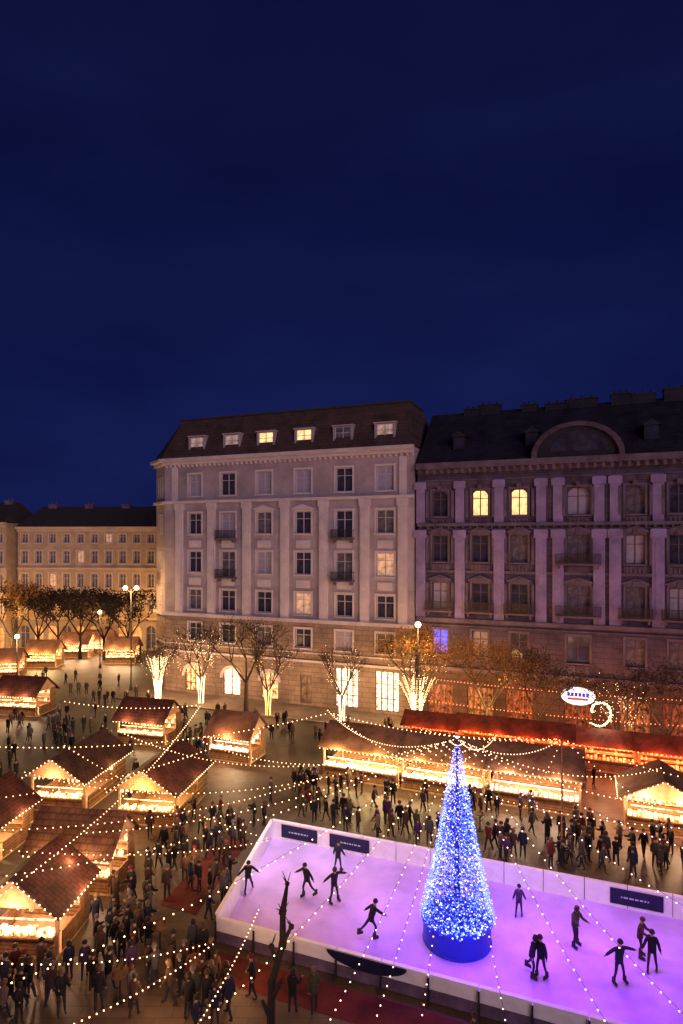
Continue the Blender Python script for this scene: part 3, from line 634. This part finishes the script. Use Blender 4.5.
# ---------------------------------------------------------------- garlands
TT=V((TP.x,TP.y,TZ+9.3))
def garland(label,a,b_,sag,mat_='bulb',light=90,r=.027,step=.33):
    a=V(a);b_=V(b_);n=max(8,int((a-b_).length/step));n=min(n,100);P=[]
    for i in range(n+1):
        t=i/n;q=a.lerp(b_,t);q.z-=4*sag*t*(1-t);P.append(q)
    t_=thing('string_light',label,'string lights',a,0,'strings of bulbs over the market');b=MB()
    for i in range(n): b.tube(P[i]-a,P[i+1]-a,.008,.008,3,cap=False)
    part('cable',b,M['cable'],t_)
    for i in range(1,n): obj('light_bulb',bulbmesh(mat_,r if P[i].y<38 else .036),t_,P[i]-a-V((0,0,.05)))
    if light:
        for f in(.3,.7): q=P[int(n*f)];lamp((q.x,q.y,q.z-.3),light,(1,.5,.2),.3,'garland_light')
ends=[((640,1075,3.5),'crossing the ice to the lower right'),((730,1060,4),'crossing the ice near the lower right skaters'),((800,970,4),'crossing the ice to the right edge, lower'),((800,880,4),'crossing the ice to the right edge, upper'),
((745,800,5),'to the right edge past the orange stall'),((665,766,6),'up to the red stalls at right'),((562,738,7),'up to the dark block'),((497,733,7),'rising steeply right of itself'),
((326,708,6.5),'back to the bare tree by white shopfronts'),((200,740,6),'to the small stall near the pale block'),((118,730,6),'to beyond the middle chalets'),
((20,770,5.5),'across the middle chalets'),((80,832,4.6),'between the middle chalets and lower chalet'),((-40,880,5.5),'to the left edge, upper'),((-40,1000,5.5),'to the left edge, lower'),((130,1085,4),'over the left rink boards to the bottom'),((290,1090,3.5),'crossing the ice to the bottom left'),((350,1090,3.5),'crossing the ice toward the front boards'),((412,1080,3),'almost straight down over front boards'),((520,1090,3),'down to the bottom just right of itself')]
for (u,v,z),l in ends:
    q=G(u,v,z);garland('bulb string from the tree tip '+l,TT,q,(.05 if v>820 else .075)*(q-TT).length,'bulbp' if v>870 and u>280 else 'bulb',80 if u<340 and v>735 else 0)
for i,(a,c,l) in enumerate((((-30,800,5.5),(235,738,5),'from the left edge to the small bright stall'),((-30,845,5),(272,839,1.3),'from left edge to the back rink corner'),
 ((60,742,6),(272,839,1.3),'slanting between the middle chalets to the rink corner'),((-30,960,5.5),(217,940,1.3),'from the left edge to the rink front corner'),((-30,1060,5),(217,940,1.3),'from the bottom left to the rink front corner'),
 ((150,1090,4),(260,905,1.3),'from the bottom edge up along the left rink boards'),((-30,915,6),(201,704,6),'from the left edge over both middle chalets'),
 ((330,712,6),(560,738,6.5),'hung above the canopy stall roofs'),((562,738,7),(760,790,6),'slanting over the red stalls'),((562,738,7),(664,812,3.8),'from the dark block down to the orange stall'),((417,728,6),(562,738,7),'from the golden tree along the street'),((60,700,7),(201,704,6.5),'across the grey street to the gold lit tree'),
 ((330,712,6.5),(470,790,3.6),'slanting down over the first two canopy roofs'),((497,733,7),(420,790,3.6),'slanting left over the canopy roofs'),((562,738,7),(530,800,3.6),'short, down to the third canopy stall'),((-30,745,6),(330,712,6.5),'long, from the left edge to the bare tree by white shopfronts'),((-30,830,6),(326,775,4),'long, from the left edge to the first canopy stall'),((470,790,3.6),(760,830,5),'nearly level, over the crowd right of the tree tip'))):
    a=G(*a);c=G(*c);garland('bulb string '+l,a,c,.04*(a-c).length,'bulb',70 if i<7 or i>14 else 0)
garland('upper red bulb string along the dark block shopfronts',FP(S(428),-1.2,4.6),FP(S(700),-1.2,4.6),.25,'redl',0,.05)
garland('lower red bulb string before the dark block shopfronts',FP(S(428),-5,3.4),FP(S(700),-5,3.4),.3,'redl',0,.05)
for u,v in((300,805),(370,815),(520,835),(600,850)): lamp(G(u,v,4.5),200,(1,.5,.24),.4,'crowd_fill')  # added lamps without fixtures, warm glow over the crowd
q=G(562,738,7.1);t=thing('wooden_mast','thin wooden mast in front of the dark block holding several light strings','mast',(q.x,q.y,0),0);b=MB();b.tube((0,0,0),(0,0,7.2),.07,.05,8);part('mast_pole',b,M['wood'],t);b=MB();b.box(-.14,.14,-.14,.14,0,.3);part('mast_foot',b,M['iron'],t)
# ---------------------------------------------------------------- people
def skinmesh(name,vs,es,rs,mats,sub=1):
    me=bpy.data.meshes.new('tmp');me.from_pydata([tuple(v) for v in vs],es,[]);o=bpy.data.objects.new('tmp',me);C.objects.link(o)
    sk=o.modifiers.new('s','SKIN');sk.use_smooth_shade=True
    for i,r in enumerate(rs): me.skin_vertices[0].data[i].radius=(r if isinstance(r,tuple) else(r,r))
    me.skin_vertices[0].data[0].use_root=True
    ss=o.modifiers.new('u','SUBSURF');ss.levels=sub;ss.render_levels=sub
    dg=bpy.context.evaluated_depsgraph_get();m2=bpy.data.meshes.new_from_object(o.evaluated_get(dg));m2.name=name
    bpy.data.objects.remove(o);bpy.data.meshes.remove(me);m2.materials.clear()
    for m in mats:m2.materials.append(m)
    return m2
def dv(a,s,sx): return V((sx*math.sin(s),-math.sin(a)*math.cos(s),-math.cos(a)*math.cos(s)))
def pose(lean,legs,arms,lift=0,scale=1):
    sd=V((0,-math.sin(lean),math.cos(lean)));pe=V((0,0,.93));ch=pe+sd*.36;nk=pe+sd*.55;hd=nk+V((0,-.02-.05*math.sin(lean),.12));ht=hd+V((0,0,.1))
    vs=[pe,ch,nk,hd,ht];es=[(0,1),(1,2),(2,3),(3,4)];rs=[(.13,.1),(.15,.11),.05,(.085,.095),(.07,.08)];J={'head':hd,'hands':[],'feet':[]}
    for k,sx in enumerate((-1,1)):
        a,kn,s=legs[k];hp=pe+V((sx*.09,0,-.06));ke=hp+dv(a,s,sx)*.42;an=ke+dv(a-kn,s,sx)*.40;to=an+V((0,-.17,-.035))
        i=len(vs);vs+=[hp,ke,an,to];es+=[(0,i),(i,i+1),(i+1,i+2),(i+2,i+3)];rs+=[.085,.06,.043,.038];J['feet'].append(an)
        f,s2,el=arms[k];sh=ch+sd*.1+V((sx*.17,0,0));eb=sh+dv(f,s2,sx)*.28;wr=eb+dv(f+el,s2,sx)*.25;ha=wr+dv(f+el,s2,sx)*.11
        i=len(vs);vs+=[sh,eb,wr,ha];es+=[(1,i),(i,i+1),(i+1,i+2),(i+2,i+3)];rs+=[.055,.042,.03,.035];J['hands'].append(ha);J['arm%d'%k]=(sh,eb,wr)
    lo=min(v.z for v in J['feet'])-.085-lift;sh_=V((0,0,-lo))
    vs=[v+sh_ for v in vs];hd=J['head']+sh_;J['feet']=[v+sh_ for v in J['feet']];J['hands']=[v+sh_ for v in J['hands']]
    bm_=skinmesh('person',vs,es,rs,[M['trou'],M['skin'],M['shoe']])
    for p in bm_.polygons:
        c=p.center
        if (c-hd).length<.19 or any((c-h_).length<.09 for h_ in J['hands']): p.material_index=1
        elif any((c-f_).length<.13 and c.z<f_.z+.05 for f_ in J['feet']) or any((c-(f_+V((0,-.17,-.035)))).length<.1 for f_ in J['feet']): p.material_index=2
    pe,ch,nk=vs[0],vs[1],vs[2]
    cv=[ch,pe,pe+V((0,0,-.24)),nk+V((0,0,-.03))];ce=[(0,1),(1,2),(0,3)];cr_=[(.2,.15),(.18,.14),(.21,.18),.09]
    for k in(0,1):
        a_=[q+sh_ for q in J['arm%d'%k]];i=len(cv);cv+=a_;ce+=[(0,i),(i,i+1),(i+1,i+2)];cr_+=[.085,.068,.055]
    cm=skinmesh('coat',cv,ce,cr_,[COATS['black']])
    return dict(body=bm_,coat=cm,head=hd,feet=J['feet'])
P0=pose(.03,((.05,.05,.05),(-.03,.02,.05)),((.1,.12,.1),(0,.12,.15)))
P1=pose(.08,((.32,.1,.03),(-.25,.25,.03)),((-.3,.1,.2),(.3,.1,.3)))
P2=pose(.05,((.1,.05,.06),(0,.05,.06)),((.5,.08,1.3),(.45,.1,1.2)))
P3=pose(.06,((.2,.1,.03),(-.12,.25,.03)),((.2,.12,.4),(-.2,.1,.2)))
SK=[pose(.22,((.35,.5,.1),(-.3,.35,.25)),((.3,.9,.3),(-.2,.8,.2)),.07),pose(.1,((.15,.25,.2),(.1,.2,.2)),((.2,1.2,.1),(.1,1.25,.1)),.07),
    pose(.35,((.5,.7,.05),(-.6,.2,.15)),((.9,.3,.2),(-.7,.6,.1)),.07),pose(.08,((.2,.2,.08),(-.12,.15,.1)),((.15,.35,.3),(-.1,.3,.3)),.07),pose(.15,((.3,.4,.12),(0,.1,.12)),((.6,.25,1.0),(.4,.3,.9)),.07)]
b=MB();b.lathe([(.118,-.02),(.122,.03),(.1,.09),(.055,.128),(0,.138)],10);HATM={n:b.mesh('knit_hat',m,True) for n,m in HATS.items()}
b=MB();b.lathe([(.09,-.12),(.115,-.06),(.116,.03),(.095,.09),(.05,.12),(0,.13)],10)
b.v=[(x,y+.025 if z<.02 else y,z) for x,y,z in b.v];HAIRM=[b.mesh('hair',mat('hair%d'%i,c,.7,.2,8),True) for i,c in enumerate(((.015,.01,.008),(.05,.025,.012),(.12,.075,.04)))]
b=MB();b.box(-.045,.045,-.2,.08,-.085,-.03);b.box(-.04,.04,-.07,.07,-.03,.12);b.box(-.006,.006,-.22,.09,-.15,-.087);SKATE=b.mesh('ice_skate',[M['shoe']])
def person(p,P,coat,hat,rz,sc,label,group=None,skate=False):
    o=bpy.data.objects.new('person',P['body']);C.objects.link(o);o.location=p;o.rotation_euler=(0,0,rz);o.scale=(sc,)*3;tag(o,label,'person',group)
    c=obj('coat',P['coat'],o);c.material_slots[0].link='OBJECT';c.material_slots[0].material=COATS[coat]
    if hat in HATM: obj('knit_hat',HATM[hat],o,P['head']+V((0,0,.03)))
    else: obj('hair',R.choice(HAIRM),o,P['head']+V((0,0,.02)))
    if skate:
        for f in P['feet']: obj('ice_skate',SKATE,o,f)
    return o
sk=[(248,893,0,'black','dark',.3,.97,'skater in black with dark hat by the left boards'),(307,897,0,'black','dark',-.8,1.0,'skater in black leaning forward, left of the pair at left'),(334,902,1,'black','x',.6,1.0,'skater in black with arms spread, near the advert boards'),
(371,938,2,'black','dark',1.9,1.0,'skater gliding on one leg with arm stretched, left of tree'),(338,872,3,'navy','dark',2.6,.95,'skater in navy standing by the back boards at left'),(519,917,3,'purple','dark',2.8,.85,'small skater in dark purple behind the tree at right'),
(575,946,4,'olive','x',.5,1.03,'skater in olive coat right of the tree'),(532,976,0,'black','x',.9,1.0,'left skater of the dark pair close to the tree'),(541,978,3,'black','dark',-1.0,1.0,'right skater of the dark pair close to the tree'),
(640,957,4,'brown','brown',.8,.98,'skater in brown near the right advert board'),(652,972,3,'black','dark',-.5,1.0,'skater in black beside the brown coated one at right'),(619,983,1,'navy','dark',.2,1.02,'skater with both arms out at lower right of the ice')]
for u,v,k,c_,h_,rz,sc,l in sk: p=G(u,v,.14);person((p.x,p.y,.14),SK[k],c_,h_,rz,sc,l,skate=True)
p=G(473,1062);person((p.x,p.y,0),P3,'brown','brown',1.2,1.0,'person in brown coat walking by the front boards at the bottom edge')
def inside_rink(p):
    d=V((p.x,p.y,0))-V((RA.x,RA.y,0));det=DX.x*bv.y-DX.y*bv.x;s=(d.x*bv.y-d.y*bv.x)/det;t=(DX.x*d.y-DX.y*d.x)/det
    return -.6<s<LEN+1 and -.07<t<1.08
zones=[('between canopy stalls and rink',[(262,785),(560,818),(590,876),(278,822)],84,0),('behind the rink at right',[(575,830),(690,845),(690,884),(585,868)],28,0),
('on open paving left of rink',[(175,785),(262,812),(215,930),(140,905)],42,0),('between the left chalets',[(5,835),(185,835),(150,960),(110,960)],26,0),('in the far street',[(20,675),(150,690),(205,760),(5,745)],22,62),
('along the pale block',[(165,712),(395,735),(395,757),(200,745)],14,26),('between street and middle chalets',[(5,745),(210,765),(200,800),(5,800)],12,18),('at the lower left',[(0,985),(215,960),(235,1020),(0,1020)],42,0),('before the front boards',[(235,985),(330,1010),(320,1015),(235,1015)],3,0),
('before the dark block',[(430,752),(675,800),(675,812),(440,770)],5,16)]
ORD=lambda n:str(n)+('th' if 10<=n%100<=20 else {1:'st',2:'nd',3:'rd'}.get(n%10,'th'))
cn=['black']*8+['navy']*4+['grey']*4+['brown']*5+['red','beige','beige','olive','purple']
cv_=[];cf_=[];cm_=[];cmats=[M['trou'],M['skin'],M['shoe'],COATS['black'],COATS['brown'],COATS['grey'],COATS['beige']]
data=[]
for P in(P0,P3):
    rows=[]
    for key in('body','coat'):
        me=P[key];rows.append(([v.co.copy() for v in me.vertices],[tuple(p.vertices) for p in me.polygons],[p.material_index for p in me.polygons]))
    data.append(rows)
def crowd_add(p):
    a=R.random()*6.28;T_=Matrix.Translation((p.x,p.y,0))@Matrix.Rotation(a,4,'Z')@Matrix.Scale(R.uniform(.9,1.05),4);ci=3+R.choice([0,0,0,1,2,3])
    for k,(vs,fs,ms) in enumerate(R.choice(data)):
        o=len(cv_);cv_.extend(tuple(T_@v) for v in vs);cf_.extend(tuple(o+i for i in f) for f in fs);cm_.extend(ms if k==0 else [ci]*len(fs))
for zn,poly,cnt,ext in zones:
    L_=[];tries=0;a,b_,c,d=[V(q) for q in poly];tot=cnt+ext
    while len(L_)<tot and tries<tot*40:
        tries+=1;s,t=R.random(),R.random()
        if L_ and R.random()<.45:
            q0=R.choice(L_)[1];p=V((q0.x+R.uniform(-.9,.9),q0.y+R.uniform(-.9,.9),0));uu=CX+F*p.x/p.y
        else: q=a.lerp(b_,s).lerp(d.lerp(c,s),t);p=G(q.x,q.y);uu=q.x
        if inside_rink(p) or inside_foot(p): continue
        if any((p.x-o[0])**2+(p.y-o[1])**2<.25 for o in OCC): continue
        OCC.append((p.x,p.y));L_.append((uu,p))
    L_.sort(key=lambda q:q[1].y)
    for uu,p in L_[cnt:]: crowd_add(p)
    L_=L_[:cnt];L_.sort(key=lambda q:q[0])
    for i,(uu,p) in enumerate(L_):
        k=R.randrange(4);co_=R.choice(cn);ha=R.choice(['dark','dark','brown','grey','dark','red','x','x','x','x','x'])
        person((p.x,p.y,0),[P0,P1,P2,P3][k],co_,ha,R.random()*6.28,R.uniform(.9,1.06),'person in %s coat %s, %s from left %s'%(co_,['standing','striding','gesturing','strolling'][k],ORD(i+1),zn),'people '+zn)
me=bpy.data.meshes.new('distant_crowd');me.from_pydata(cv_,[],cf_)
for m in cmats: me.materials.append(m)
me.polygons.foreach_set('material_index',cm_);me.update()
o=obj('distant_crowd',me,None,kind='stuff');tag(o,'distant crowd of small dark figures in the far street and along the facades','crowd')
print('objects',len(bpy.data.objects))
